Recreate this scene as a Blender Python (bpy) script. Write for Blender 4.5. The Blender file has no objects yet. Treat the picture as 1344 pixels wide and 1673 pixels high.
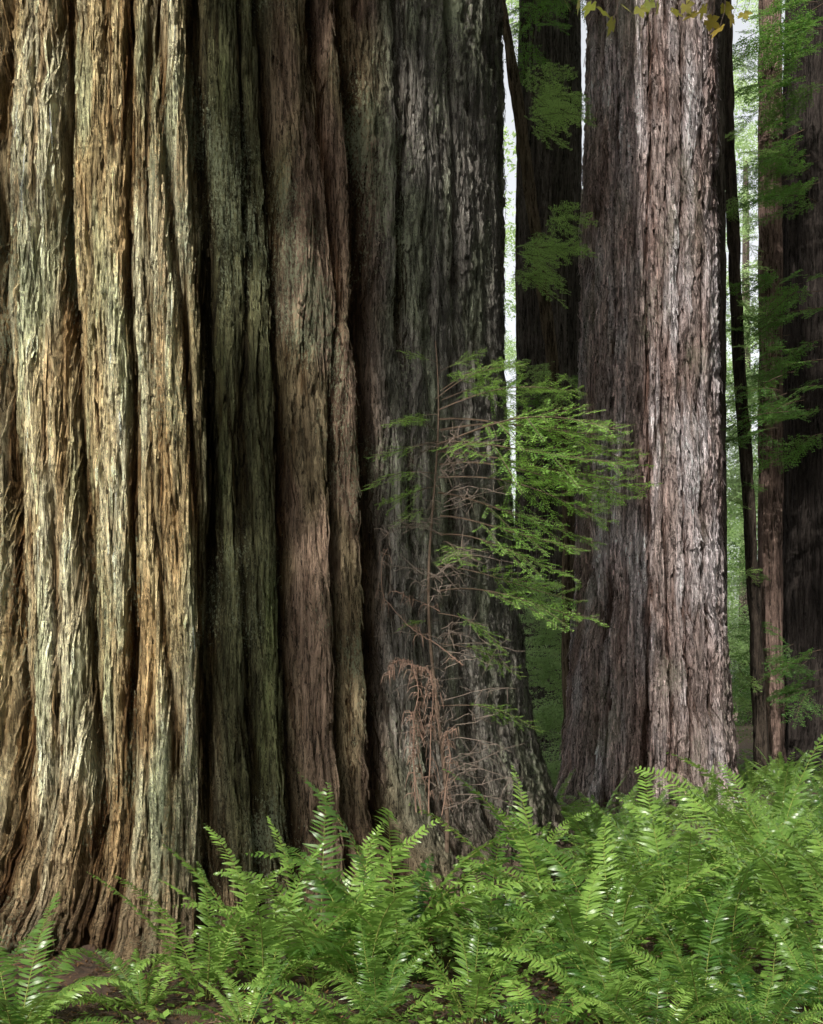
import bpy, math, numpy as np
from mathutils import Vector, Matrix, Euler
rng=np.random.default_rng(7)
FPX=2019.0; HY=1150.0; CX=672.0; CH=1.6
AZ,EL=20.0,33.0
def wx(px,Y): return (px-CX)/FPX*Y
def wz(py,Y): return CH+(HY-py)/FPX*Y

# ------------------------------------------------------------ helpers
def mesh_from(name,V,Q,mats,mi=None,smooth=False,col=None):
    me=bpy.data.meshes.new(name)
    V=np.asarray(V,dtype=np.float32); Q=np.asarray(Q,dtype=np.int32)
    me.vertices.add(len(V)); me.vertices.foreach_set('co',V.ravel())
    me.loops.add(Q.size); me.loops.foreach_set('vertex_index',Q.ravel())
    me.polygons.add(len(Q)); me.polygons.foreach_set('loop_start',np.arange(0,Q.size,4,dtype=np.int32))
    try: me.polygons.foreach_set('loop_total',np.full(len(Q),4,dtype=np.int32))
    except Exception: pass
    for m in mats: me.materials.append(m)
    if mi is not None: me.polygons.foreach_set('material_index',np.asarray(mi,dtype=np.int32))
    me.polygons.foreach_set('use_smooth',np.full(len(Q),smooth,dtype=bool))
    if col is not None:
        a=me.color_attributes.new('Col','FLOAT_COLOR','POINT')
        c=np.ones((len(V),4),dtype=np.float32); c[:,:col.shape[1]]=col
        a.data.foreach_set('color',c.ravel())
    me.update(); me.validate()
    return me
def obj(name,me,loc=(0,0,0),rot=(0,0,0),sc=1,parent=None):
    o=bpy.data.objects.new(name,me); bpy.context.collection.objects.link(o)
    o.location=loc; o.rotation_euler=rot
    o.scale=(sc,sc,sc) if not hasattr(sc,'__len__') else sc
    if parent: o.parent=parent
    return o
def empty(name,loc=(0,0,0)):
    return obj(name,None,loc)
class Buf:
    def __init__(s): s.V=[];s.Q=[];s.M=[];s.C=[];s.n=0
    def add(s,V,Q,mi=0,c=0.5):
        V=np.asarray(V,float).reshape(-1,3); Q=np.asarray(Q,int).reshape(-1,4)
        s.V.append(V); s.Q.append(Q+s.n); s.M.append(np.full(len(Q),mi)); s.n+=len(V)
        cc=np.empty((len(V),3)); cc[:]=np.asarray(c).reshape(-1,1) if np.ndim(c) else c
        s.C.append(cc)
    def mesh(s,name,mats,smooth=False):
        return mesh_from(name,np.concatenate(s.V),np.concatenate(s.Q),mats,np.concatenate(s.M),smooth,np.concatenate(s.C))
def norm(a): return a/np.maximum(np.linalg.norm(a,axis=-1,keepdims=True),1e-9)
def tube(P,R,sides=5):
    P=np.asarray(P,float); n=len(P); R=np.broadcast_to(np.asarray(R,float),(n,))
    T=norm(np.gradient(P,axis=0)); up=np.array([0.13,0.31,1.0]); 
    if abs(T[:,2]).mean()>0.8: up=np.array([1.0,0.2,0.05])
    A=norm(np.cross(T,up)); B=np.cross(T,A)
    t=np.linspace(0,2*np.pi,sides,endpoint=False)
    V=P[:,None,:]+R[:,None,None]*(np.cos(t)[None,:,None]*A[:,None,:]+np.sin(t)[None,:,None]*B[:,None,:])
    i=np.arange(n-1)[:,None]; j=np.arange(sides)[None,:]; j2=(j+1)%sides
    Q=np.stack([i*sides+j,i*sides+j2,(i+1)*sides+j2,(i+1)*sides+j],-1).reshape(-1,4)
    return V.reshape(-1,3),Q
_p=np.random.default_rng(3).permutation(4096); _g=np.random.default_rng(4).uniform(0,2*np.pi,4096)
_gc=np.cos(_g); _gs=np.sin(_g)
def perlin(x,y,seed=0,px=None):
    x0=np.floor(x).astype(np.int64); y0=np.floor(y).astype(np.int64); xf=x-x0; yf=y-y0
    def h(ix,iy):
        if px: ix=ix%px
        k=_p[(_p[(ix+seed*131)&4095]+iy)&4095]
        return _gc[k],_gs[k]
    u=xf*xf*xf*(xf*(xf*6-15)+10); v=yf*yf*yf*(yf*(yf*6-15)+10)
    def d(ox,oy):
        gx,gy=h(x0+ox,y0+oy); return gx*(xf-ox)+gy*(yf-oy)
    a=d(0,0)*(1-u)+d(1,0)*u; b=d(0,1)*(1-u)+d(1,1)*u
    return (a*(1-v)+b*v)*1.5
def ss(a,b,x):
    t=np.clip((x-a)/(b-a),0,1); return t*t*(3-2*t)
def rad(d): return math.radians(d)

# ------------------------------------------------------------ materials
def newmat(name):
    m=bpy.data.materials.new(name); m.use_nodes=True; nt=m.node_tree; nt.nodes.clear()
    return m,nt,nt.nodes,nt.links
def bark_mat(name,bump=1.0,lichen=0.0,fib=34.0,scl=1.0):
    m,nt,N,L=newmat(name)
    out=N.new('ShaderNodeOutputMaterial'); bs=N.new('ShaderNodeBsdfPrincipled')
    L.new(bs.outputs[0],out.inputs[0]); bs.inputs['Roughness'].default_value=0.9
    bs.inputs['Specular IOR Level'].default_value=0.12
    tc=N.new('ShaderNodeTexCoord')
    def noise(scale,map_,detail=6,rough=0.6,dist=0.0):
        mp=N.new('ShaderNodeMapping'); mp.inputs['Scale'].default_value=map_
        L.new(tc.outputs['Object'],mp.inputs[0]); n=N.new('ShaderNodeTexNoise')
        n.inputs['Scale'].default_value=scale; n.inputs['Detail'].default_value=detail
        n.inputs['Roughness'].default_value=rough; n.inputs['Distortion'].default_value=dist
        L.new(mp.outputs[0],n.inputs[0]); return n
    def mr(src,a,b,c,d):
        r=N.new('ShaderNodeMapRange'); 
        for i,v in enumerate((a,b,c,d)): r.inputs[i+1].default_value=v
        L.new(src,r.inputs[0]); return r
    a=N.new('ShaderNodeVertexColor'); a.layer_name='Col'
    n1=noise(fib,(1,1,0.07),8,0.8)
    r1=mr(n1.outputs[0],.40,.60,.08,1.9)
    mul=N.new('ShaderNodeMixRGB'); mul.blend_type='MULTIPLY'; mul.inputs[0].default_value=1
    L.new(a.outputs[0],mul.inputs[1]); L.new(r1.outputs[0],mul.inputs[2])
    n2=noise(fib*1.6,(1,1,0.2),5,0.85)
    r2=mr(n2.outputs[0],.52,.57,0,.85)
    mx=N.new('ShaderNodeMixRGB'); L.new(r2.outputs[0],mx.inputs[0]); L.new(mul.outputs[0],mx.inputs[1])
    sc=N.new('ShaderNodeMixRGB'); sc.blend_type='MULTIPLY'; sc.inputs[0].default_value=1; sc.inputs[2].default_value=(1.85,1.95,1.95,1)
    L.new(a.outputs[0],sc.inputs[1]); L.new(sc.outputs[0],mx.inputs[2])
    last=mx
    if lichen>0:
        n3=noise(45,(1,1,0.8),4,0.75); n4=noise(1.6,(1,1,0.5),3,0.5)
        sm=N.new('ShaderNodeMath'); sm.operation='ADD'; L.new(n3.outputs[0],sm.inputs[0]); L.new(n4.outputs[0],sm.inputs[1])
        r3=mr(sm.outputs[0],1.12,1.18,0,lichen)
        m3=N.new('ShaderNodeMixRGB'); L.new(r3.outputs[0],m3.inputs[0]); L.new(last.outputs[0],m3.inputs[1]); m3.inputs[2].default_value=(0.33,0.37,0.24,1); last=m3
    L.new(last.outputs[0],bs.inputs['Base Color'])
    b=N.new('ShaderNodeBump'); b.inputs['Strength'].default_value=min(1,bump); b.inputs['Distance'].default_value=0.12*scl
    L.new(n1.outputs[0],b.inputs['Height'])
    b2=N.new('ShaderNodeBump'); b2.inputs['Strength'].default_value=min(1,bump); b2.inputs['Distance'].default_value=0.05*scl
    L.new(n2.outputs[0],b2.inputs['Height']); L.new(b.outputs[0],b2.inputs['Normal']); L.new(b2.outputs[0],bs.inputs['Normal'])
    return m
def leaf_mat(name,dark,light,trans,tf=0.35,rough=0.45,spec=0.35):
    m,nt,N,L=newmat(name)
    out=N.new('ShaderNodeOutputMaterial'); bs=N.new('ShaderNodeBsdfPrincipled')
    bs.inputs['Roughness'].default_value=rough; bs.inputs['Specular IOR Level'].default_value=spec
    a=N.new('ShaderNodeVertexColor'); a.layer_name='Col'
    oi=N.new('ShaderNodeObjectInfo'); ad=N.new('ShaderNodeMath'); ad.operation='MULTIPLY_ADD'
    ad.inputs[1].default_value=0.4; L.new(oi.outputs['Random'],ad.inputs[0])
    sp=N.new('ShaderNodeSeparateColor'); L.new(a.outputs[0],sp.inputs[0]); 
    sb=N.new('ShaderNodeMath'); sb.operation='SUBTRACT'; sb.inputs[1].default_value=0.2
    L.new(sp.outputs[0],sb.inputs[0]); L.new(sb.outputs[0],ad.inputs[2]); ad.use_clamp=True
    mx=N.new('ShaderNodeMixRGB'); mx.inputs[1].default_value=(*dark,1); mx.inputs[2].default_value=(*light,1)
    L.new(ad.outputs[0],mx.inputs[0]); L.new(mx.outputs[0],bs.inputs['Base Color'])
    tr=N.new('ShaderNodeBsdfTranslucent'); tr.inputs[0].default_value=(*trans,1)
    ms=N.new('ShaderNodeMixShader'); ms.inputs[0].default_value=tf
    L.new(bs.outputs[0],ms.inputs[1]); L.new(tr.outputs[0],ms.inputs[2]); L.new(ms.outputs[0],out.inputs[0])
    return m
def flat_mat(name,c,rough=0.85):
    m,nt,N,L=newmat(name)
    out=N.new('ShaderNodeOutputMaterial'); bs=N.new('ShaderNodeBsdfPrincipled'); L.new(bs.outputs[0],out.inputs[0])
    bs.inputs['Roughness'].default_value=rough; bs.inputs['Specular IOR Level'].default_value=0.2
    n=N.new('ShaderNodeTexNoise'); n.inputs['Scale'].default_value=30; tc=N.new('ShaderNodeTexCoord'); L.new(tc.outputs['Object'],n.inputs[0])
    mx=N.new('ShaderNodeMixRGB'); mx.inputs[1].default_value=(*[v*0.5 for v in c],1); mx.inputs[2].default_value=(*[min(1,v*1.5) for v in c],1)
    L.new(n.outputs[0],mx.inputs[0]); L.new(mx.outputs[0],bs.inputs['Base Color'])
    return m
M_bark1=bark_mat('bark_giant',1.0,0.6,48)
M_bark2=bark_mat('bark_redwood',1.0,0.3,26,1.8)
M_bark3=bark_mat('bark_far',0.8,0,18,2)
M_fern=leaf_mat('fern_green',(0.022,0.075,0.014),(0.21,0.34,0.07),(0.34,0.56,0.10),0.36,0.34,0.55)
M_rachis=flat_mat('fern_rachis',(0.18,0.20,0.05))
M_need=leaf_mat('redwood_needles',(0.02,0.07,0.018),(0.10,0.21,0.05),(0.24,0.46,0.08),0.42)
M_sap=leaf_mat('sapling_needles',(0.05,0.14,0.03),(0.28,0.46,0.11),(0.48,0.75,0.15),0.45)
M_bright=leaf_mat('painted_backlit_leaves',(0.06,0.14,0.03),(0.32,0.48,0.15),(0.55,0.80,0.24),0.5)  # paler leaf colour stands in for backlight on sprays standing in shadow
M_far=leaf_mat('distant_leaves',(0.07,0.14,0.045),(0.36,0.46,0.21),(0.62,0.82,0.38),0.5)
M_twig=flat_mat('twig',(0.10,0.07,0.05))
M_dead=flat_mat('dead_frond',(0.18,0.115,0.085))
M_litter=leaf_mat('litter',(0.05,0.025,0.012),(0.24,0.14,0.06),(0.2,0.1,0.04),0.1,0.8,0.1)
M_maple=leaf_mat('maple_leaf',(0.10,0.15,0.02),(0.28,0.20,0.04),(0.45,0.42,0.08),0.45)

# ------------------------------------------------------------ ground
BC=np.array([-2.1,11.3])
def gz(x,y):
    x=np.asarray(x,float); y=np.asarray(y,float)
    z=0.16*perlin(x/5.0,y/5.0,11)+0.06*perlin(x/1.1,y/1.1,12)+0.03*perlin(x/.3,y/.3,13)+.012*perlin(x/.12,y/.12,14)
    d=np.hypot(x-BC[0],y-BC[1]); z=z+0.10*np.exp(-np.maximum(d-3.6,0)/0.4)
    return z*np.clip(1.2-np.hypot(x,y-10)/150,0.0,1)
def axis(a,b,fine,ends):
    c=np.arange(a,b,fine); l=[];s=fine;v=a
    while v>-ends: s*=1.18; v-=s; l.append(v)
    r=[];s=fine;v=c[-1]
    while v<ends: s*=1.18; v+=s; r.append(v)
    return np.array(l[::-1]+list(c)+r)
gx=axis(-6,9,0.05,400); gy=axis(4,15,0.05,400)
GX,GY=np.meshgrid(gx,gy); GZ=gz(GX,GY)
nx,ny=len(gx),len(gy); ii=np.arange(ny-1)[:,None]*nx+np.arange(nx-1)[None,:]
Q=np.stack([ii,ii+1,ii+1+nx,ii+nx],-1).reshape(-1,4)
m,nt,N,L=newmat('forest_floor')
out=N.new('ShaderNodeOutputMaterial'); bs=N.new('ShaderNodeBsdfPrincipled'); L.new(bs.outputs[0],out.inputs[0]); bs.inputs['Roughness'].default_value=0.95
tc=N.new('ShaderNodeTexCoord'); n1=N.new('ShaderNodeTexNoise'); n1.inputs['Scale'].default_value=9; n1.inputs['Detail'].default_value=10; n1.inputs['Roughness'].default_value=.75
L.new(tc.outputs['Object'],n1.inputs[0]); cr=N.new('ShaderNodeValToRGB'); cr.color_ramp.elements[0].position=.35; cr.color_ramp.elements[0].color=(.02,.012,.007,1)
cr.color_ramp.elements[1].position=.7; cr.color_ramp.elements[1].color=(.15,.085,.05,1); L.new(n1.outputs[0],cr.inputs[0]); L.new(cr.outputs[0],bs.inputs['Base Color'])
b=N.new('ShaderNodeBump'); b.inputs['Distance'].default_value=.06; b.inputs['Strength'].default_value=.9; L.new(n1.outputs[0],b.inputs['Height']); L.new(b.outputs[0],bs.inputs['Normal'])
obj('ground',mesh_from('ground',np.stack([GX,GY,GZ],-1).reshape(-1,3),Q,[m],smooth=True))

# ------------------------------------------------------------ trunks
def px_to_theta(C,Rf,px,py):
    R=Rf(3.0); s=(px-CX)/FPX
    for _ in range(8):
        a=s*s+1; b=-2*(s*C[0]+C[1]); c=C[0]**2+C[1]**2-R*R; D=b*b-4*a*c
        Y=(-b-math.sqrt(max(D,0)))/(2*a); z=max(wz(py,Y),0); R=Rf(z)
    return math.atan2(Y-C[1],s*Y-C[0]),wz(py,Y)
def build_trunk(name,C,Rz,ztop_fine,dz,H,dtheta_fine,seed,scales,amps,mat,colf,lines=(),lean=None,back=50,parent=None,buttress=0.0,front=-math.pi/2,arc=1.75,far=False,st=(.032,.022),flk=.8,strips=None):
    Rf=lambda z: np.interp(z,[p[0] for p in Rz],[p[1] for p in Rz])
    th=np.arange(front-arc,front+arc,dtheta_fine); nfine=len(th)
    tb=np.linspace(front+arc,front-arc+2*np.pi,back+1)[:-1]; th=np.concatenate([th,tb])
    z=list(np.arange(-0.4,ztop_fine,dz)); s=dz
    while z[-1]<H: s=min(s*1.15,1.5); z.append(z[-1]+s)
    z=np.array(z); TH,ZZ=np.meshgrid(th,z)
    R0=Rf(3.0); U=(TH/(2*np.pi)); circ=2*np.pi*R0
    def nz(us,vs,sd,W=0.0,Z=ZZ):
        n=max(3,int(round(circ/us))); return perlin((U+W/circ)*n,Z/vs,sd+seed*17,n)
    W=(0.16*nz(1.2,4.0,1)+0.035*nz(.35,1.3,2)+.008*nz(.1,.4,3))*scales
    d=amps[0]*nz(1.1*scales,7,4,W)
    a=np.abs(nz(.22*scales,3.2,5,W)); f1=np.clip(a/.3,0,1)**.55; d+=amps[1]*(f1-1)
    a=np.abs(nz(.085*scales,1.5,6,W)); f2=np.clip(a/.35,0,1)**.6; d+=amps[2]*(f2-1)
    a=np.abs(nz(.040*scales,.7,7,W)); f3=np.clip(a/.4,0,1)**.7; d+=amps[3]*(f3-1)
    fib=nz(.018*scales,.30,8,W)
    if not far:
        t=nz(.30*scales,2.0,12,W)*5+flk*nz(.05*scales,.35,13,W); d+=st[0]*(t-np.floor(t))
        t=nz(.12*scales,.7,14,W)*4+flk*nz(.03*scales,.18,15,W); d+=st[1]*(t-np.floor(t))
    d+=amps[4]*fib
    if not far: d+=amps[4]*.9*nz(.035*scales,.10,9,W)
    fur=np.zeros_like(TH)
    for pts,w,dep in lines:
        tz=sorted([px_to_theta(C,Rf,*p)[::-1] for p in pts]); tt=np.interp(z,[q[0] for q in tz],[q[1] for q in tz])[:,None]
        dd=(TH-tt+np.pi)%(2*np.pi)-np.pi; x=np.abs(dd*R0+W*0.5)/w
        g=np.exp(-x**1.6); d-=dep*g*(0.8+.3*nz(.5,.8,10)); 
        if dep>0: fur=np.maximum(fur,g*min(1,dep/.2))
    if buttress: d+=buttress*np.exp(-np.maximum(ZZ,0)/.45)*(nz(.9,.8,21)+.6*nz(.35,.35,22)+.5*nz(.12,.12,23)+.25*nz(.05,.05,24))
    RR=Rf(ZZ)+d
    X=RR*np.cos(TH); Y=RR*np.sin(TH)
    if lean is not None:
        X+=np.interp(ZZ,lean[0],lean[1])
    V=np.stack([X,Y,ZZ],-1).reshape(-1,3)
    nr,nc=TH.shape; i=np.arange(nr-1)[:,None]; j=np.arange(nc)[None,:]; j2=(j+1)%nc
    Q=np.stack([i*nc+j,i*nc+j2,(i+1)*nc+j2,(i+1)*nc+j],-1).reshape(-1,4)
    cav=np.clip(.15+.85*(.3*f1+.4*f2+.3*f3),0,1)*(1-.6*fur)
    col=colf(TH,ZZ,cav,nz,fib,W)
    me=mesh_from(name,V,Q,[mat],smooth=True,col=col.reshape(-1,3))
    o=obj(name,me,(C[0],C[1],0) if parent is None else (0,0,0),parent=parent)
    if strips:
        n,(l0,l1),(w0,w1),lift=strips; r=np.random.default_rng(seed+900); K=6
        nrow=int((ztop_fine)/dz); i0=r.integers(30,nrow,n); j0=r.integers(6,nfine-6,n)
        ln=r.uniform(l0,l1,n)*r.uniform(.5,1,n); wd=r.uniform(w0,w1,n); lf=lift*r.uniform(0,1,n)**2; lf2=lift*.6*r.uniform(0,1,n)**3
        dr=r.normal(0,.05,n)*ln/R0; br=r.uniform(.6,1.5,n)
        VV=np.zeros((n,K,2,3)); CC=np.zeros((n,K,2,3))
        for k in range(K):
            f=k/(K-1); ik=np.clip(i0-(ln*f/dz).astype(int),0,nr-1); jk=np.clip(j0+(dr*f/dtheta_fine).astype(int),3,nfine-4)
            base=np.maximum.reduce([RR[ik,jk-2],RR[ik,jk],RR[ik,jk+2]])
            rr=base+.004+lf*f**2.5+lf2*(1-f)**3
            tk=th[jk]; hw=wd*.5*(math.sin(math.pi*(.12+.76*f))**.7)/rr; zz=z[ik]
            for sdd in (0,1):
                t2=tk+hw*(1 if sdd else -1); q=rr-(.5*wd*.35)*(1 if (sdd) else 0)
                VV[:,k,sdd]=np.stack([q*np.cos(t2),q*np.sin(t2),zz],-1); CC[:,k,sdd]=np.clip(np.maximum(col[ik,jk],.0)*br[:,None]+.004,0,.8)
        b0=np.arange(n)[:,None]*(K*2)+np.arange(K-1)[None,:]*2
        Q2=np.stack([b0,b0+1,b0+3,b0+2],-1).reshape(-1,4)
        obj('peeling_bark',mesh_from('peeling_bark',VV.reshape(-1,3),Q2,[mat],smooth=True,col=CC.reshape(-1,3)),parent=parent)
    return o
def mixc(a,b,t): return a*(1-t[...,None])+b*t[...,None]
RB=[(-.4,4.5),(0,4.1),(.15,3.85),(.35,3.6),(.8,3.36),(1.3,3.24),(2.4,3.08),(4.6,2.964),(7.8,2.88),(15,2.7),(40,2.0)]
def TB(px,py=700): return px_to_theta(BC,lambda z:np.interp(z,[p[0] for p in RB],[p[1] for p in RB]),px,py)[0]
def col_big(TH,Z,cav,nz,fib,W):
    t=TH+W/3
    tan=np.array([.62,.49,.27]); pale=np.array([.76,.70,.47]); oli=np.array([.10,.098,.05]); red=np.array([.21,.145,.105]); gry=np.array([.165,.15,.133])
    c=mixc(tan,pale,ss(-.25,.35,nz(.5,3,31)+.4*nz(.1,1,32)))
    c=mixc(c,np.array([.45,.50,.30]),.6*ss(.0,.5,nz(.25,1.3,33)))
    c=mixc(c,np.array([.38,.22,.09]),.6*ss(.05,.4,nz(.09,1.2,34)+.25*np.exp(-Z/1.5)))
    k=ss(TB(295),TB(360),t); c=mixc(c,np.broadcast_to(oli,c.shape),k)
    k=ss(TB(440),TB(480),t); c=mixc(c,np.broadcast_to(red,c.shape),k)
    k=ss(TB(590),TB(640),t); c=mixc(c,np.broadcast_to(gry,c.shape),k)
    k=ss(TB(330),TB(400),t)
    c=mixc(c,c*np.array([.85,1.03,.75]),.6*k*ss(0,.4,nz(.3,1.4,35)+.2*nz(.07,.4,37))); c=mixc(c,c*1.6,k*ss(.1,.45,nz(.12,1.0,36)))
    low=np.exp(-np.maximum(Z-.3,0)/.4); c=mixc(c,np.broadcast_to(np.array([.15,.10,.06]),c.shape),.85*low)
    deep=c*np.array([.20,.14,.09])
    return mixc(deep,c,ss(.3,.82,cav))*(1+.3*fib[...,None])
lines=[([(108,0),(105,300),(120,700),(130,1100),(150,1400)],.075,.45),
([(212,0),(210,350),(215,700),(205,900),(190,1300)],.045,.30),
([(255,0),(275,250),(300,500),(310,650),(325,900)],.045,.24),
([(322,0),(345,400),(358,800),(335,1200),(330,1450)],.10,.5),
([(400,0),(410,400),(400,800),(420,1400)],.05,.18),
([(430,0),(450,350),(465,800),(475,1300)],.06,.28),
([(510,0),(535,500),(528,800),(545,1100),(560,1350)],.045,.20),
([(560,100),(598,600),(610,900),(625,1300)],.15,.40),
([(-8,500),(8,900),(0,1400)],.12,.35),
([(60,100),(70,600),(75,1200)],.03,.12),
([(170,0),(168,600),(170,1300)],.025,.08),
([(240,700),(250,1000),(285,1300)],.04,.16),
([(645,0),(655,500),(690,1000)],.07,.16),
([(735,0),(745,500),(745,900),(775,1200)],.06,.13),
([(470,300),(490,500),(500,700),(510,1000),(530,1300)],.12,-.16),
([(540,500),(560,800),(575,1100),(590,1300)],.08,-.20)]
gt=empty('giant_redwood_tree',(BC[0],BC[1],0))
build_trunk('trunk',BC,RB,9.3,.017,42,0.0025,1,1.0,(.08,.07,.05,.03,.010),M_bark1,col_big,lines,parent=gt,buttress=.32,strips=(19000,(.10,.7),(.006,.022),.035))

C2=np.array([wx(1060,19.3),19.3])
R2=[(-.4,1.70),(0,1.50),(.6,1.33),(1.5,1.25),(3.5,1.13),(6,1.05),(12.4,.98),(30,.8),(48,.4)]
def col2(TH,Z,cav,nz,fib,W):
    a=np.array([.36,.28,.26]); b=np.array([.62,.55,.56]); r=np.array([.33,.22,.19])
    c=mixc(a,b,ss(-.3,.4,nz(.4,3,31)+.4*nz(.1,1,32))); c=mixc(c,np.broadcast_to(r,c.shape),.6*ss(-.05,.4,nz(.3,2,33)+.2*np.exp(-Z/2)))
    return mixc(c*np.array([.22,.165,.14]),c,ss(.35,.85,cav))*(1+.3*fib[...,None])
l2=[([(1000,0),(1000,500),(985,1000),(975,1300)],.06,.18),([(1062,0),(1060,500),(1065,800),(1050,1300)],.06,.2),([(1115,500),(1120,800),(1130,1200)],.04,.18),([(1150,600),(1145,700),(1148,800)],.05,.2),([(1090,0),(1088,600),(1095,1000)],.035,.14)]
rt=empty('redwood_tree',(C2[0],C2[1],0))
build_trunk('trunk',C2,R2,13,.025,48,0.006,2,1.25,(.06,.10,.08,.045,.012),M_bark2,col2,l2,parent=rt,buttress=.15,st=(.045,.025),flk=.45,strips=(6500,(.2,1.0),(.015,.05),.07))

def colfar(base):
    base=np.array(base)
    def f(TH,Z,cav,nz,fib,W):
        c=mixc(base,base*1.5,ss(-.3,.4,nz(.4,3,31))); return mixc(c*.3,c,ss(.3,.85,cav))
    return f
def far_trunk(px,Y,R,base,H=40,lean=None,seed=5,name='redwood_tree',pos=None,dz=.09,zt=16):
    C=np.array([wx(px,Y),Y]) if pos is None else np.array(pos)
    e=empty(name,(C[0],C[1],0))
    Rz=[(-.4,R*1.5),(0,R*1.35),(.8,R*1.15),(3,R),(15,R*.88),(H,R*.35)]
    build_trunk('trunk',C,Rz,zt,dz,H,max(.02,.03/R),seed,1.0,(.05*R,.06,.04,.015,.0),M_bark3,colfar(base),lean=lean,parent=e,back=16,buttress=.1*R,far=True)
    return e
t_dark=far_trunk(897,27,.80,(.08,.068,.06),seed=5)
t_sliver=far_trunk(1163,24.5,.30,(.08,.065,.055),seed=6)
t_lit=far_trunk(1258,27.5,.30,(.17,.115,.095),seed=7)  # bark colour lowered overall in place of canopy shade on the lower trunk
t_rdark=far_trunk(1335,29,.92,(.035,.028,.025),seed=8)  # very dark bark colour stands in for shade on this trunk
def LX(pts,Y,px0):
    zs=[wz(p[1],Y) for p in pts]; o=np.argsort(zs); return ([zs[i] for i in o],[wx(pts[i][0],Y)-wx(px0,Y) for i in o])
t_thin=far_trunk(1245,25,.15,(.05,.038,.03),H=28,lean=LX([(1183,-100),(1190,200),(1205,560),(1222,800),(1245,1250)],25,1245),seed=9,name='young_redwood_tree')
t_lean=far_trunk(930,21,.125,(.12,.09,.06),H=22,lean=LX([(800,-300),(818,0),(850,200),(880,430),(905,600),(928,800),(930,1300)],21,930),seed=10,name='young_redwood_tree')
nb=[far_trunk(0,0,.8,(.16,.12,.09),seed=12,pos=(-13.5,-14.0),dz=.4),
    far_trunk(0,0,1.1,(.16,.12,.09),seed=13,pos=(9,-9),dz=.4),
    far_trunk(0,0,1.0,(.16,.12,.09),seed=14,pos=(10.5,12),dz=.3),
    far_trunk(0,0,1.2,(.16,.12,.09),seed=15,pos=(-10,18),dz=.3)]
k=0
for px in (1218,1300,1390,872,760,600,1450,1520):
    Y=rng.uniform(55,80)
    if px==1218: Y=88
    far_trunk(px,Y,rng.uniform(.3,.55),(.07,.055,.045),seed=20+k,dz=.4,zt=30); k+=1

# ------------------------------------------------------------ redwood branch sprays
def make_branch(L,seed,nl=.016,nw=.0035,sp=.008,nside=26,droop=.25,bare=.12,twr=.006,subs=6,spread=.42):
    r=np.random.default_rng(seed); B=Buf()
    s=np.linspace(0,1,14); ph=r.uniform(0,6)
    P=np.stack([L*s,.05*L*np.sin(s*3+ph),-droop*L*s**2+.03*L*np.sin(s*5+ph)],-1)
    v,q=tube(P,np.linspace(twr,twr*.25,14),4); B.add(v,q,1)
    segs=[]
    def at(t): return np.array([np.interp(t,s,P[:,k]) for k in range(3)])
    segs.append((at(bare+.1),at(1.0)))
    for i in range(nside):
        t=bare+(1-bare)*(i+r.uniform(.2,.8))/nside
        if r.random()<.12: continue
        side=1 if i%2 else -1
        l=L*spread*(1-t)**.6*r.uniform(.45,1.2)+.06*L
        a=rad(r.uniform(38,65)); o=at(t)
        dr=np.array([math.cos(a),side*math.sin(a),r.uniform(-.35,.15)])
        e=o+dr*l+np.array([0,0,-.15*l])
        segs.append((o,e)); v,q=tube([o,(o+e)/2+[0,0,.01],e],[twr*.4,twr*.3,twr*.15],3); B.add(v,q,1)
        m=int(subs*l/(L*.3))+1
        for j in range(m):
            u=(j+r.uniform(.3,.9))/(m+.5); sd=1 if j%2 else -1; o2=o+(e-o)*u
            b=rad(r.uniform(35,60))*sd; c,sn=math.cos(b),math.sin(b)
            d2=np.array([dr[0]*c-dr[1]*sn,dr[0]*sn+dr[1]*c,dr[2]+r.uniform(-.25,.15)])
            e2=o2+d2*l*.42*(1-u*.5)*r.uniform(.6,1.15); segs.append((o2,e2))
    Vs=[];Cs=[]
    for o,e in segs:
        l=np.linalg.norm(e-o); n=max(2,int(l/sp)); t=(np.arange(n)+r.random(n)*.5)/n
        d=(e-o)/l; side=norm(np.cross(d,[0,0,1.0])); up=np.cross(side,d); c0=r.uniform(.1,.9)
        for sg in (1,-1):
            base=o+(e-o)*t[:,None]; ln=nl*(1-.35*np.abs(2*t-1)**3)*r.uniform(.75,1.15,n)
            dd=norm(side*sg*.9+d*.5+up*r.uniform(-.35,.35,(n,1))); wv=norm(np.cross(dd,up+.5*r.normal(size=(n,3))))*nw*.5
            tip=base+dd*ln[:,None]; mid=base+dd*ln[:,None]*.5
            Vs.append(np.stack([base,mid+wv,tip,mid-wv],1)); Cs.append(np.full(n*4,c0)+r.normal(0,.08,n*4)+.2*np.repeat(t,4))
    V=np.concatenate(Vs).reshape(-1,3); B.add(V,np.arange(len(V)).reshape(-1,4),0,np.concatenate(Cs))
    return B
near_br=[make_branch(1.0,100+i,sp=.009,nl=.021,nw=.005,nside=19,subs=4,spread=.42,bare=.28).mesh('spray',[M_sap,M_twig]) for i in range(5)]
mb=[make_branch(2.0,200+i,nl=.08,nw=.030,sp=.05,nside=18,subs=4,twr=.012,droop=.3) for i in range(5)]
mid_br=[b_.mesh('spray_mid',[M_need,M_twig]) for b_ in mb]
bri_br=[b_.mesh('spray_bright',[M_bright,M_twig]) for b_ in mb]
def put_branch(parent,meshes,pos,az,pitch,sc,roll=0,name='branch',r=rng):
    base=np.array(parent.location)
    return obj(name,meshes[r.integers(len(meshes))],tuple(np.array(pos)-base),(roll,pitch,az),sc,parent)

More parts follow.
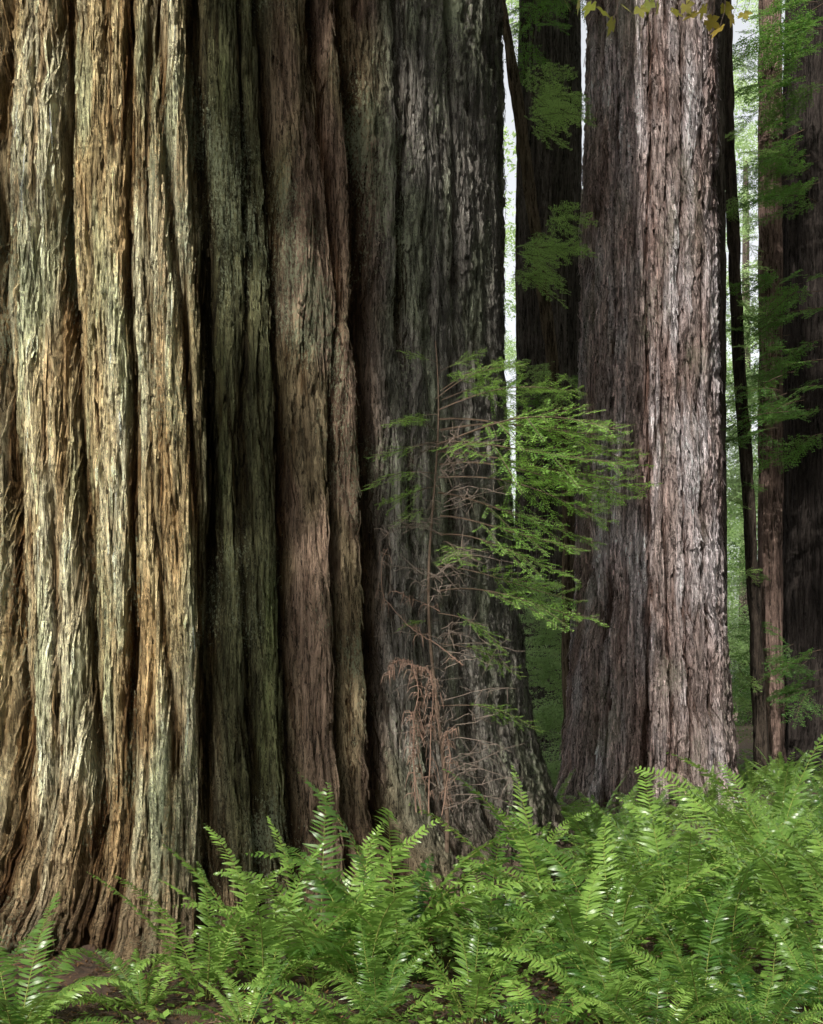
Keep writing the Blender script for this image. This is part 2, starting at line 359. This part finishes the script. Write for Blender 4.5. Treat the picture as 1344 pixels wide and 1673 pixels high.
SY=8.6
sx,sy=wx(722,SY),SY
sap=empty('redwood_sapling',(sx,sy,float(gz(sx,sy))))
B=Buf(); zz=np.linspace(-.05,4.1,30); P=np.stack([.05*np.sin(zz*2.1)-.02*zz,.04*np.cos(zz*1.7),zz],-1)
v,q=tube(P,np.linspace(.020,.004,30),7); B.add(v,q,0)
obj('stem',B.mesh('stem',[M_twig],True),parent=sap)
r=np.random.default_rng(5)
def sapb(py,az,l,pitch=0.0,roll=0.0):
    put_branch(sap,near_br,(sx-.02,sy,wz(py,SY)-sap.location.z+sap.location.z),rad(az),pitch,l,roll,r=r)
for py,az,l,pi in [(690,-8,1.2,-.14),(700,10,1.4,-.10),(715,-25,1.25,-.12),(735,-18,1.3,-.08),(742,2,1.45,-.1),(765,-5,1.3,-.05),(780,-12,1.2,.0),(815,6,1.15,.03),(850,-15,1.0,.05),
   (670,-20,.95,-.3),(650,-45,.7,-.4),(635,-10,.6,-.5),
   (880,0,.95,.05),(925,15,1.0,.05),(975,5,1.15,-.08),(740,-80,.7,0),(650,20,.6,-.35),
   (680,150,.45,-.2),(700,-130,.5,-.1),(725,185,.5,-.05),(770,200,.55,0),(800,-150,.5,0),(830,190,.35,.1),(610,-20,.35,-.6),(600,200,.3,-.6),(890,-70,.6,.1),(1000,-40,.6,.2),(1050,10,.6,.1),(1010,190,.3,.1),(1150,0,.7,.0)]:
    sapb(py,az+r.uniform(-6,6),l,pi+r.uniform(-.05,.05),r.uniform(-.45,.45))
B=Buf()
for k in range(70):
    z0=r.uniform(.7,3.4); a=r.uniform(-2.6,.6) ; l=r.uniform(.2,.65); s=np.linspace(0,1,9)
    P=np.stack([np.cos(a)*l*s,np.sin(a)*l*s*.5,z0+l*(.35*s-.8*s**2*r.uniform(.0,.7))],-1)+np.cumsum(r.normal(0,.010,(9,3)),0)
    v,q=tube(P,np.linspace(.0035,.0012,9),4); B.add(v,q,0)
    for j in range(r.integers(4,10)):
        i=r.integers(2,8); e=P[i]+r.normal(0,.07,3)+[0,0,-.03]; v,q=tube([P[i],(P[i]+e)/2+r.normal(0,.008,3),e],[.0022,.0018,.001],3); B.add(v,q,0)
obj('dead_twigs',B.mesh('dead_twigs',[flat_mat('grey_twig',(.18,.14,.115))]),parent=sap)
B=Buf()
def curve_px(pts,Y,rad_,fr=0,mi=0):
    t=np.linspace(0,len(pts)-1,len(pts)*8); k=np.arange(len(pts))
    px=np.interp(t,k,[p[0] for p in pts]); py=np.interp(t,k,[p[1] for p in pts])
    ker=np.ones(7)/7; pad=lambda a:np.convolve(np.pad(a,3,mode='edge'),ker,'valid')
    px,py=pad(px),pad(py)
    P=np.stack([wx(px,Y)-sx,np.full(len(t),Y-sy)+.03*np.sin(t*2),wz(py,Y)-float(gz(sx,sy))],-1)+np.cumsum(r.normal(0,.002,(len(t),3)),0)
    v,q=tube(P,np.linspace(rad_,rad_*.4,len(P)),5); B.add(v,q,mi)
    for j in range(fr):
        i=r.integers(3,len(P)-1); a=r.uniform(0,6.28); l=r.uniform(.04,.13); h=r.uniform(.2,.9)
        e=P[i]+[math.cos(a)*l*.6,math.sin(a)*l*.6,-l*h]; v,q=tube([P[i],P[i]+[math.cos(a)*l*.4,math.sin(a)*l*.35,r.uniform(-.02,.02)],e],[.0025,.0025,.0012],3); B.add(v,q,mi)
curve_px([(680,1340),(678,1200),(690,1120),(675,1080),(650,1075),(637,1105)],8.3,.005,120)
curve_px([(700,1340),(705,1200),(710,1130),(700,1090),(680,1085)],8.3,.005,130)
curve_px([(690,1340),(672,1240),(680,1190),(665,1160)],8.25,.004,90)
curve_px([(720,1340),(735,1240),(725,1200),(745,1190)],8.3,.004,70)
curve_px([(760,1090),(720,1060),(680,1040),(650,1010),(625,975),(628,930),(638,900)],8.3,.004,30)
curve_px([(720,1000),(690,985),(655,975),(640,965)],8.3,.003,20)
obj('dead_fronds',B.mesh('dead_fronds',[M_dead]),parent=sap)

def cluster(parent,px0,px1,py0,py1,Y,n,sc=(.5,1.0),azr=(-180,180),ms=None):
    for k in range(n):
        yy=Y+rng.uniform(-.8,.8); px=rng.uniform(px0,px1); py=rng.uniform(py0,py1)
        put_branch(parent,ms or mid_br,(wx(px,yy),yy,wz(py,yy)),rad(rng.uniform(*azr)),rng.uniform(-.1,.3),rng.uniform(*sc),rng.uniform(-.4,.4))
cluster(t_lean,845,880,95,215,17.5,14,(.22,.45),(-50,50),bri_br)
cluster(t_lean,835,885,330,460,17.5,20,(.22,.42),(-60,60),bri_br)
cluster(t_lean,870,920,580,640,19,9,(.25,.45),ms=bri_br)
cluster(t_dark,850,930,600,700,24,6,(.3,.6))
cluster(t_dark,840,900,-40,60,24,8,(.4,.7))
cluster(t_rdark,1270,1340,230,340,25,22,(.3,.8),(120,240))
cluster(t_rdark,1270,1350,440,720,25,44,(.3,.8),(120,240))
cluster(t_rdark,1290,1350,1040,1130,25,14,(.4,.8),(120,240))
cluster(t_rdark,1290,1350,-20,220,26,22,(.5,1.0),(120,240))
cluster(t_thin,1185,1225,0,1150,25,34,(.2,.5),ms=bri_br)
cluster(t_thin,1200,1240,500,1150,26,24,(.3,.6))

def make_clump(seed,n,size,leaf,flat=.6):
    r=np.random.default_rng(seed); c=r.normal(0,.42,(40,3))*size*[1,1,flat]
    idx=r.integers(0,40,n); p=c[idx]+r.normal(0,.16,(n,3))*size*[1,1,.35]
    a=norm(r.normal(size=(n,3))*[1,1,.5]); b=norm(np.cross(a,[0,0,1.0])+r.normal(0,.4,(n,3)))
    s=leaf*r.uniform(.6,1.3,(n,1))
    V=np.stack([p-a*s,p+b*s*.4,p+a*s,p-b*s*.4],1).reshape(-1,3)
    col=np.repeat(np.clip(.5+.25*r.normal(size=40)[idx]+.1*r.normal(size=n),0,1),4)
    B=Buf(); B.add(V,np.arange(len(V)).reshape(-1,4),0,col); return B
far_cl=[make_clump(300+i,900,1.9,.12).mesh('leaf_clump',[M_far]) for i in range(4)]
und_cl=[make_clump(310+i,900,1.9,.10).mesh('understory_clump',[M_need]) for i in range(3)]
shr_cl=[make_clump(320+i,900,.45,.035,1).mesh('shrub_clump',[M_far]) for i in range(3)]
can_cl=[make_clump(340+i,1500,2.2,.16,.5).mesh('shade_clump',[M_need]) for i in range(3)]
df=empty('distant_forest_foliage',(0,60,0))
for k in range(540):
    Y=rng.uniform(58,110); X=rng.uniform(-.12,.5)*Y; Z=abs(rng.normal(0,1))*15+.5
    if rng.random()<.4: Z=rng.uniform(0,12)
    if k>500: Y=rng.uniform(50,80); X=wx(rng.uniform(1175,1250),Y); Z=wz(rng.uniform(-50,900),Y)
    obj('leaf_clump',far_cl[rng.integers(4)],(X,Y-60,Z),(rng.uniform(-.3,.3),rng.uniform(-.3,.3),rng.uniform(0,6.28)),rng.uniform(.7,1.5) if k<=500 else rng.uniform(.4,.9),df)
uf=empty('understory_foliage',(10,34,0))
for k in range(70):
    Y=rng.uniform(31,40); px=rng.choice([rng.uniform(1195,1245),rng.uniform(1240,1420),rng.uniform(850,930)]); py=rng.uniform(600,1240)
    if px<940: py=rng.uniform(1000,1250)
    obj('leaf_clump',(far_cl if k%3==0 else und_cl)[rng.integers(3)],(wx(px,Y)-10,Y-34,wz(py,Y)),(0,0,rng.uniform(0,6.28)),rng.uniform(.25,.55),uf)
sh=empty('leafy_shrub',(wx(905,23),23,0))
for k in range(34):
    yy=23+rng.uniform(-.7,.7); py=rng.uniform(960,1300); px=900+rng.normal(0,22)
    obj('leaf_clump',shr_cl[rng.integers(3)],(wx(px,yy)-sh.location.x,yy-23,wz(py,yy)),(0,0,rng.uniform(0,6.28)),rng.uniform(.6,1.1),sh)

# ------------------------------------------------------------ unseen canopy added overhead to block sky light, gaps placed for sun patches
a,e=rad(AZ),rad(EL)
SD=np.array([math.sin(a)*math.cos(e),math.cos(a)*math.cos(e),-math.sin(e)])
def pq(x,y,z): return x*math.cos(a)-y*math.sin(a), z*math.cos(e)+(x*math.sin(a)+y*math.cos(a))*math.sin(e)
lit=[]
for py in range(-100,1500,100):
    for px in (-20,20,70,120,170,220,280): lit.append(pq(wx(px,8.25),8.25,max(0,wz(py,8.25))))
for py in list(range(-50,300,70))+list(range(560,1250,70)): lit.append(pq(wx(1125,18.3),18.3,wz(py,18.3)))
for py in range(-50,350,80): lit.append(pq(wx(1255,27),27,wz(py,27)))
for X in np.arange(-.9,5.5,.7):
    for Y in np.arange(5.5,11,.9): lit.append(pq(X,Y,.7))
for px,py in [(760,680),(800,700),(850,780),(900,720),(980,740),(900,850),(900,980),(0,1600),(200,1550),(350,1450)]: lit.append(pq(wx(px,8.5 if py<1000 else 6.5),8.5 if py<1000 else 6.5,max(.3,wz(py,8.5))))
gap=np.array([pq(*g) for g in [(wx(x_,y_),y_,wz(p_,y_)) for x_,p_,y_ in [(488,400,8.6),(490,470,8.6),(493,540,8.6),(500,610,8.6),(560,620,8.8),(568,730,8.8),(572,830,8.8),(515,930,8.6),(580,1200,8.6),(760,120,10.4),(640,250,9.5),(780,420,10.4)]]])
lit=np.concatenate([np.array(lit),gap])
cn=empty('shade_canopy',(0,0,20)); nc=0
for k in range(900):
    x=rng.uniform(-32,32); y=rng.uniform(-38,34); z=rng.uniform(11,32)
    if y>5 and abs(x/max(y,1)-.1)<.42 and (z-CH)/y<.75: continue
    p,q=pq(x,y,z); s=rng.uniform(.8,1.5)
    if np.min(np.hypot(lit[:,0]-p,(lit[:,1]-q)*1.3))<2.4*s: continue
    obj('shade_foliage',can_cl[rng.integers(3)],(x,y,z-20),(0,0,rng.uniform(0,6.28)),s,cn); nc+=1
for k in range(460):  # small floating leaf clumps added to cast dappled shade on the giant trunk
    px=rng.uniform(340,830); py=rng.uniform(-250,1500); Y=8.5+max(0,(px-400))/430*1.7
    P0=np.array([wx(px,Y),Y,max(0.2,wz(py,Y))])
    p,q=pq(*P0)
    if p<-4.02 or p>-2.95: continue
    if np.min(np.hypot(gap[:,0]-p,gap[:,1]-q))<.36: continue
    D=rng.uniform(13,19); C0=P0-SD*D
    obj('shade_foliage',can_cl[rng.integers(3)],(C0[0],C0[1],C0[2]-20),(0,0,rng.uniform(0,6.28)),rng.uniform(.10,.18),cn)
print('canopy',nc)

# ------------------------------------------------------------ ferns
def make_fern(seed,nf=15,Lf=(.75,1.15),elev=(35,82),arc=(40,110)):
    r=np.random.default_rng(seed); B=Buf()
    for f in range(nf):
        az=2*np.pi*(f+r.uniform(-.45,.45))/nf*1.0; L=r.uniform(*Lf); e0=rad(r.uniform(*elev)); bend=rad(r.uniform(*arc))
        dead=r.random()<.07
        if dead: e0=rad(r.uniform(5,35)); bend=rad(50); L*=.8
        n=44; s=np.linspace(0,1,n); e=e0-bend*s**1.3
        azs=az+r.uniform(-.45,.45)*s
        T=np.stack([np.cos(e)*np.cos(azs),np.cos(e)*np.sin(azs),np.sin(e)],-1)
        P=np.cumsum(T,0)*L/n; P+=np.array([math.cos(az),math.sin(az),0])*.03
        roll=r.uniform(-.7,.7)*s[:,None]
        S0=np.stack([-np.sin(azs),np.cos(azs),0*s],-1); N0=np.cross(T,S0)*-1; N0=np.where(N0[:,2:3]<0,-N0,N0)
        S=S0*np.cos(roll)+N0*np.sin(roll); Nn=np.cross(T,S); Nn=np.where((Nn*N0).sum(1,keepdims=True)<0,-Nn,Nn)
        v,q=tube(P[::5],np.linspace(.0045,.001,len(P[::5])),4); B.add(v,q,1)
        m=s>.1; st=s[m]; Pp=P[m];Tt=T[m];Ss=S[m];Nm=Nn[m]; k=len(st)
        prof=np.minimum(1,((st-.08)/.22))**.6*np.clip(1.02-st,0,1)**.6
        l=prof*L*.145*r.uniform(.85,1.1)+.004; w=np.minimum(.0100,l*.21)*r.uniform(.9,1.15)
        c0=r.uniform(.0,1.0)
        for sg in (1,-1):
            up=.12+.25*r.random()
            D=norm(Ss*sg+Tt*(.22+.35*st[:,None]**2)+Nm*up*.6+r.normal(0,.09,(k,3))); D2=norm(D-Nm*.45+Tt*.15+r.normal(0,.10,(k,3)))
            ln=(l*r.uniform(.8,1.1,k))[:,None]; W=Tt*w[:,None]
            W2=norm(W+Nm*r.uniform(-.006,.006,(k,1)))*w[:,None]
            b=Pp; m1=b+D*ln*.35; m2=m1+D2*ln*.35; t=m2+norm(D2-Nm*.2+Tt*.2)*ln*.3
            V=np.stack([b-W2*.5,b+W2*.6,m1+W2*.95,m1-W2*.85,m2+W2*.7,m2-W2*.55,t+W2*.08,t-W2*.05],1)
            base=np.arange(k)[:,None]*8
            Q=np.concatenate([base+np.array([0,1,2,3]),base+np.array([3,2,4,5]),base+np.array([5,4,6,7])])
            cc=np.repeat(np.clip(c0+.15*st+r.normal(0,.07,k),0,1),8)
            B.add(V.reshape(-1,3),Q,2 if dead else 0,cc)
    return B.mesh('sword_fern',[M_fern,M_rachis,M_dead],True)
ferns=[make_fern(400+i,12) for i in range(5)]+[make_fern(420+i,9,(.6,.95),(20,60),(30,80)) for i in range(2)]+[make_fern(440+i,10,(.85,1.25),(55,86),(35,95)) for i in range(4)]
def fern(px,Y,sc=1.0,name='sword_fern',vi=None,parent=None,X=None):
    X=wx(px,Y) if X is None else X
    loc=np.array([X,Y,float(gz(X,Y))-.02])
    if parent: loc=loc-np.array(parent.location)
    return obj(name,ferns[rng.integers(11) if vi is None else vi],tuple(loc),(rng.uniform(-.15,.15),rng.uniform(-.15,.15),rng.uniform(0,6.28)),sc,parent)
hero=[(25,5.75,.85,1),(-60,6.1,.9),(335,6.8,.85,8),(235,6.45,.6,2),(430,6.9,1.0,8),(520,7.1,1.1,9),(600,6.9,1.15,7),(655,7.2,1.2,10),(720,7.7,1.15),(770,6.5,.8),(560,6.0,.65,5),(690,6.0,.6,6),(790,7.6,.95),(400,6.2,.6,5),(620,6.3,.75),
 (880,6.2,.8),(900,8.2,1.25,9),(950,7.0,1.15),(1010,7.6,1.25,7),(1000,6.2,.85),(1090,6.9,1.15),(1110,8.0,1.25,8),(1150,6.3,.85),(1190,7.4,1.2),(1240,8.6,1.45,10),(1260,6.7,1.05),(1320,7.5,1.35,7),(1340,6.2,.9),
 (1040,9.2,1.2),(980,9.6,1.1),(1130,9.7,1.25),(1290,9.6,1.4,8),(1380,8.4,1.2),(1400,6.8,1.1),(860,9.5,.9),(480,6.1,.55,6),(1070,5.85,.6),(1240,5.8,.65)]
for h in hero: fern(h[0],h[1],h[2],vi=h[3] if len(h)>3 else None)
fu=empty('fern_undergrowth',(4,16,0))
for k in range(150):
    Y=rng.uniform(10.5,34); px=rng.uniform(900,1500); X=wx(px,Y)
    if np.hypot(X-C2[0],Y-C2[1])<1.7 or np.hypot(X-BC[0],Y-BC[1])<4: continue
    fern(px,Y,rng.uniform(.6,.95),'fern',parent=fu)
for k in range(50):
    X=rng.uniform(-7,9); Y=rng.uniform(-6,4); 
    if abs(X)<2.2 and Y>-3: continue
    fern(0,Y,rng.uniform(.8,1.1),'fern',parent=fu,X=X)

def scatter(name,n,xr,yr,size,mat,up=0.0,asp=.5,seed=1,dens=None,zr=(0,.02)):
    r=np.random.default_rng(seed); x=r.uniform(*xr,n); y=r.uniform(*yr,n)
    if dens is not None: k=dens(x,y,r); x=x[k];y=y[k];n=len(x)
    p=np.stack([x,y,gz(x,y)+r.uniform(*zr,n)],-1)
    nn=norm(np.stack([r.normal(0,.45,n),r.normal(0,.45,n),np.ones(n)],-1)); a=norm(np.cross(nn,r.normal(size=(n,3)))); b=np.cross(nn,a)
    s=size*r.uniform(.5,1.4,(n,1)); V=np.stack([p-a*s,p+b*s*asp,p+a*s,p-b*s*asp],1).reshape(-1,3)
    B=Buf(); B.add(V,np.arange(len(V)).reshape(-1,4),0,np.repeat(r.uniform(0,1,n),4)); return obj(name,B.mesh(name,[mat]))
out_tr=lambda x,y,r: np.hypot(x-BC[0],y-BC[1])>3.8
scatter('leaf_litter',90000,(-5,8),(4,14),.020,M_litter,asp=.22,seed=2,dens=out_tr)
scatter('oxalis_ground_cover',24000,(-1.6,8),(4.5,12),.022,M_fern,asp=.75,seed=3,zr=(.02,.16),dens=lambda x,y,r:(perlin(x/.5,y/.5,40)>-.05)&(np.hypot(x-BC[0],y-BC[1])>4.1))

# overhanging maple at right
mt=empty('maple_tree',(3.9,5.4,0)); B=Buf()
zz=np.linspace(-.1,7,20); v,q=tube(np.stack([.1*np.sin(zz),.08*np.cos(zz*1.3),zz],-1),np.linspace(.09,.04,20),8); B.add(v,q,0)
def m2l(px,py,Y): return np.array([wx(px,Y)-3.9,Y-5.4,wz(py,Y)])
bp=[np.array([0,0,5.6]),m2l(1700,-220,5.6),m2l(1400,-110,5.8),m2l(1230,-25,5.9),m2l(1100,-5,6.0),m2l(930,-8,6.1)]
v,q=tube(bp,[.03,.025,.016,.008,.005,.003],6); B.add(v,q,0)
def mleaf(o,d,s,c):
    n0=norm(rng.normal(0,.6,3)+np.array([0,-.5,.8])); d=norm(d); sd=norm(np.cross(d,n0)); 
    for a,l in ((-1.9,.45),(-.95,.75),(0,1.0),(.95,.75),(1.9,.45)):
        e=d*math.cos(a)+sd*math.sin(a); w=np.cross(e,norm(np.cross(d,sd)))
        B.add([o,o+e*s*l*.55+w*s*.24,o+e*s*l,o+e*s*l*.55-w*s*.24],[[0,1,2,3]],1,c)
for px,py,s,c in [(965,12,.07,.2),(985,22,.07,.3),(1000,40,.07,.2),(1018,14,.06,.5),(1045,18,.06,.4),(1075,12,.06,.2),(1100,22,.06,.5),(1135,26,.07,.8),(1158,38,.07,.9),(1175,50,.07,1.0),(1195,30,.06,.9),(1215,26,.06,.6),(1120,12,.06,.6),(925,10,.06,.3),(945,8,.06,.1),(1060,8,.06,.2),(1150,16,.06,.5),(1185,14,.06,.7)]:
    o=m2l(px,py-4,6.0); st_=m2l(px+10,-8,5.95); v,q=tube([st_,(st_+o)/2+[.01,0,0],o],[.002,.0015,.001],3); B.add(v,q,0)
    mleaf(o,np.array([rng.normal(0,.6),rng.normal(0,.3),-.6]),s*1.05,c)
for k in range(60):
    i=rng.integers(0,3); o=bp[i]+(bp[i+1]-bp[i])*rng.random()+rng.normal(0,.08,3)+[0,0,.1]; mleaf(o,rng.normal(size=3),.07,rng.random())
obj('limbs',B.mesh('limbs',[M_twig,M_maple]),parent=mt)

# ------------------------------------------------------------ light, sky, camera
sun=bpy.data.lights.new('sun','SUN'); sun.energy=5.0; sun.angle=rad(.53); sun.color=(1,.955,.87)
so=obj('sun',sun); so.rotation_euler=Vector(tuple(SD)).to_track_quat('-Z','Y').to_euler()
w=bpy.data.worlds.new('World'); bpy.context.scene.world=w; w.use_nodes=True; N=w.node_tree.nodes; L=w.node_tree.links
bg=N['Background']; sk=N.new('ShaderNodeTexSky'); sk.sky_type='NISHITA'; sk.sun_disc=False; sk.sun_elevation=rad(EL); sk.sun_rotation=rad(180+AZ); sk.dust_density=6; sk.air_density=1.2
hs=N.new('ShaderNodeHueSaturation'); hs.inputs['Saturation'].default_value=.16; hs.inputs['Value'].default_value=1.9; L.new(sk.outputs[0],hs.inputs['Color']); L.new(hs.outputs[0],bg.inputs[0]); bg.inputs[1].default_value=.15
cam=bpy.data.cameras.new('camera'); co=obj('camera',cam,(0,0,CH),(rad(90),0,0)); cam.sensor_fit='HORIZONTAL'; cam.sensor_width=36; cam.lens=FPX/1344*36
cam.shift_y=(HY-836.5)/1344; cam.clip_end=2000; cam.clip_start=.05
sc=bpy.context.scene; sc.camera=co; sc.view_settings.view_transform='Standard'; sc.view_settings.look='None'; sc.view_settings.exposure=0
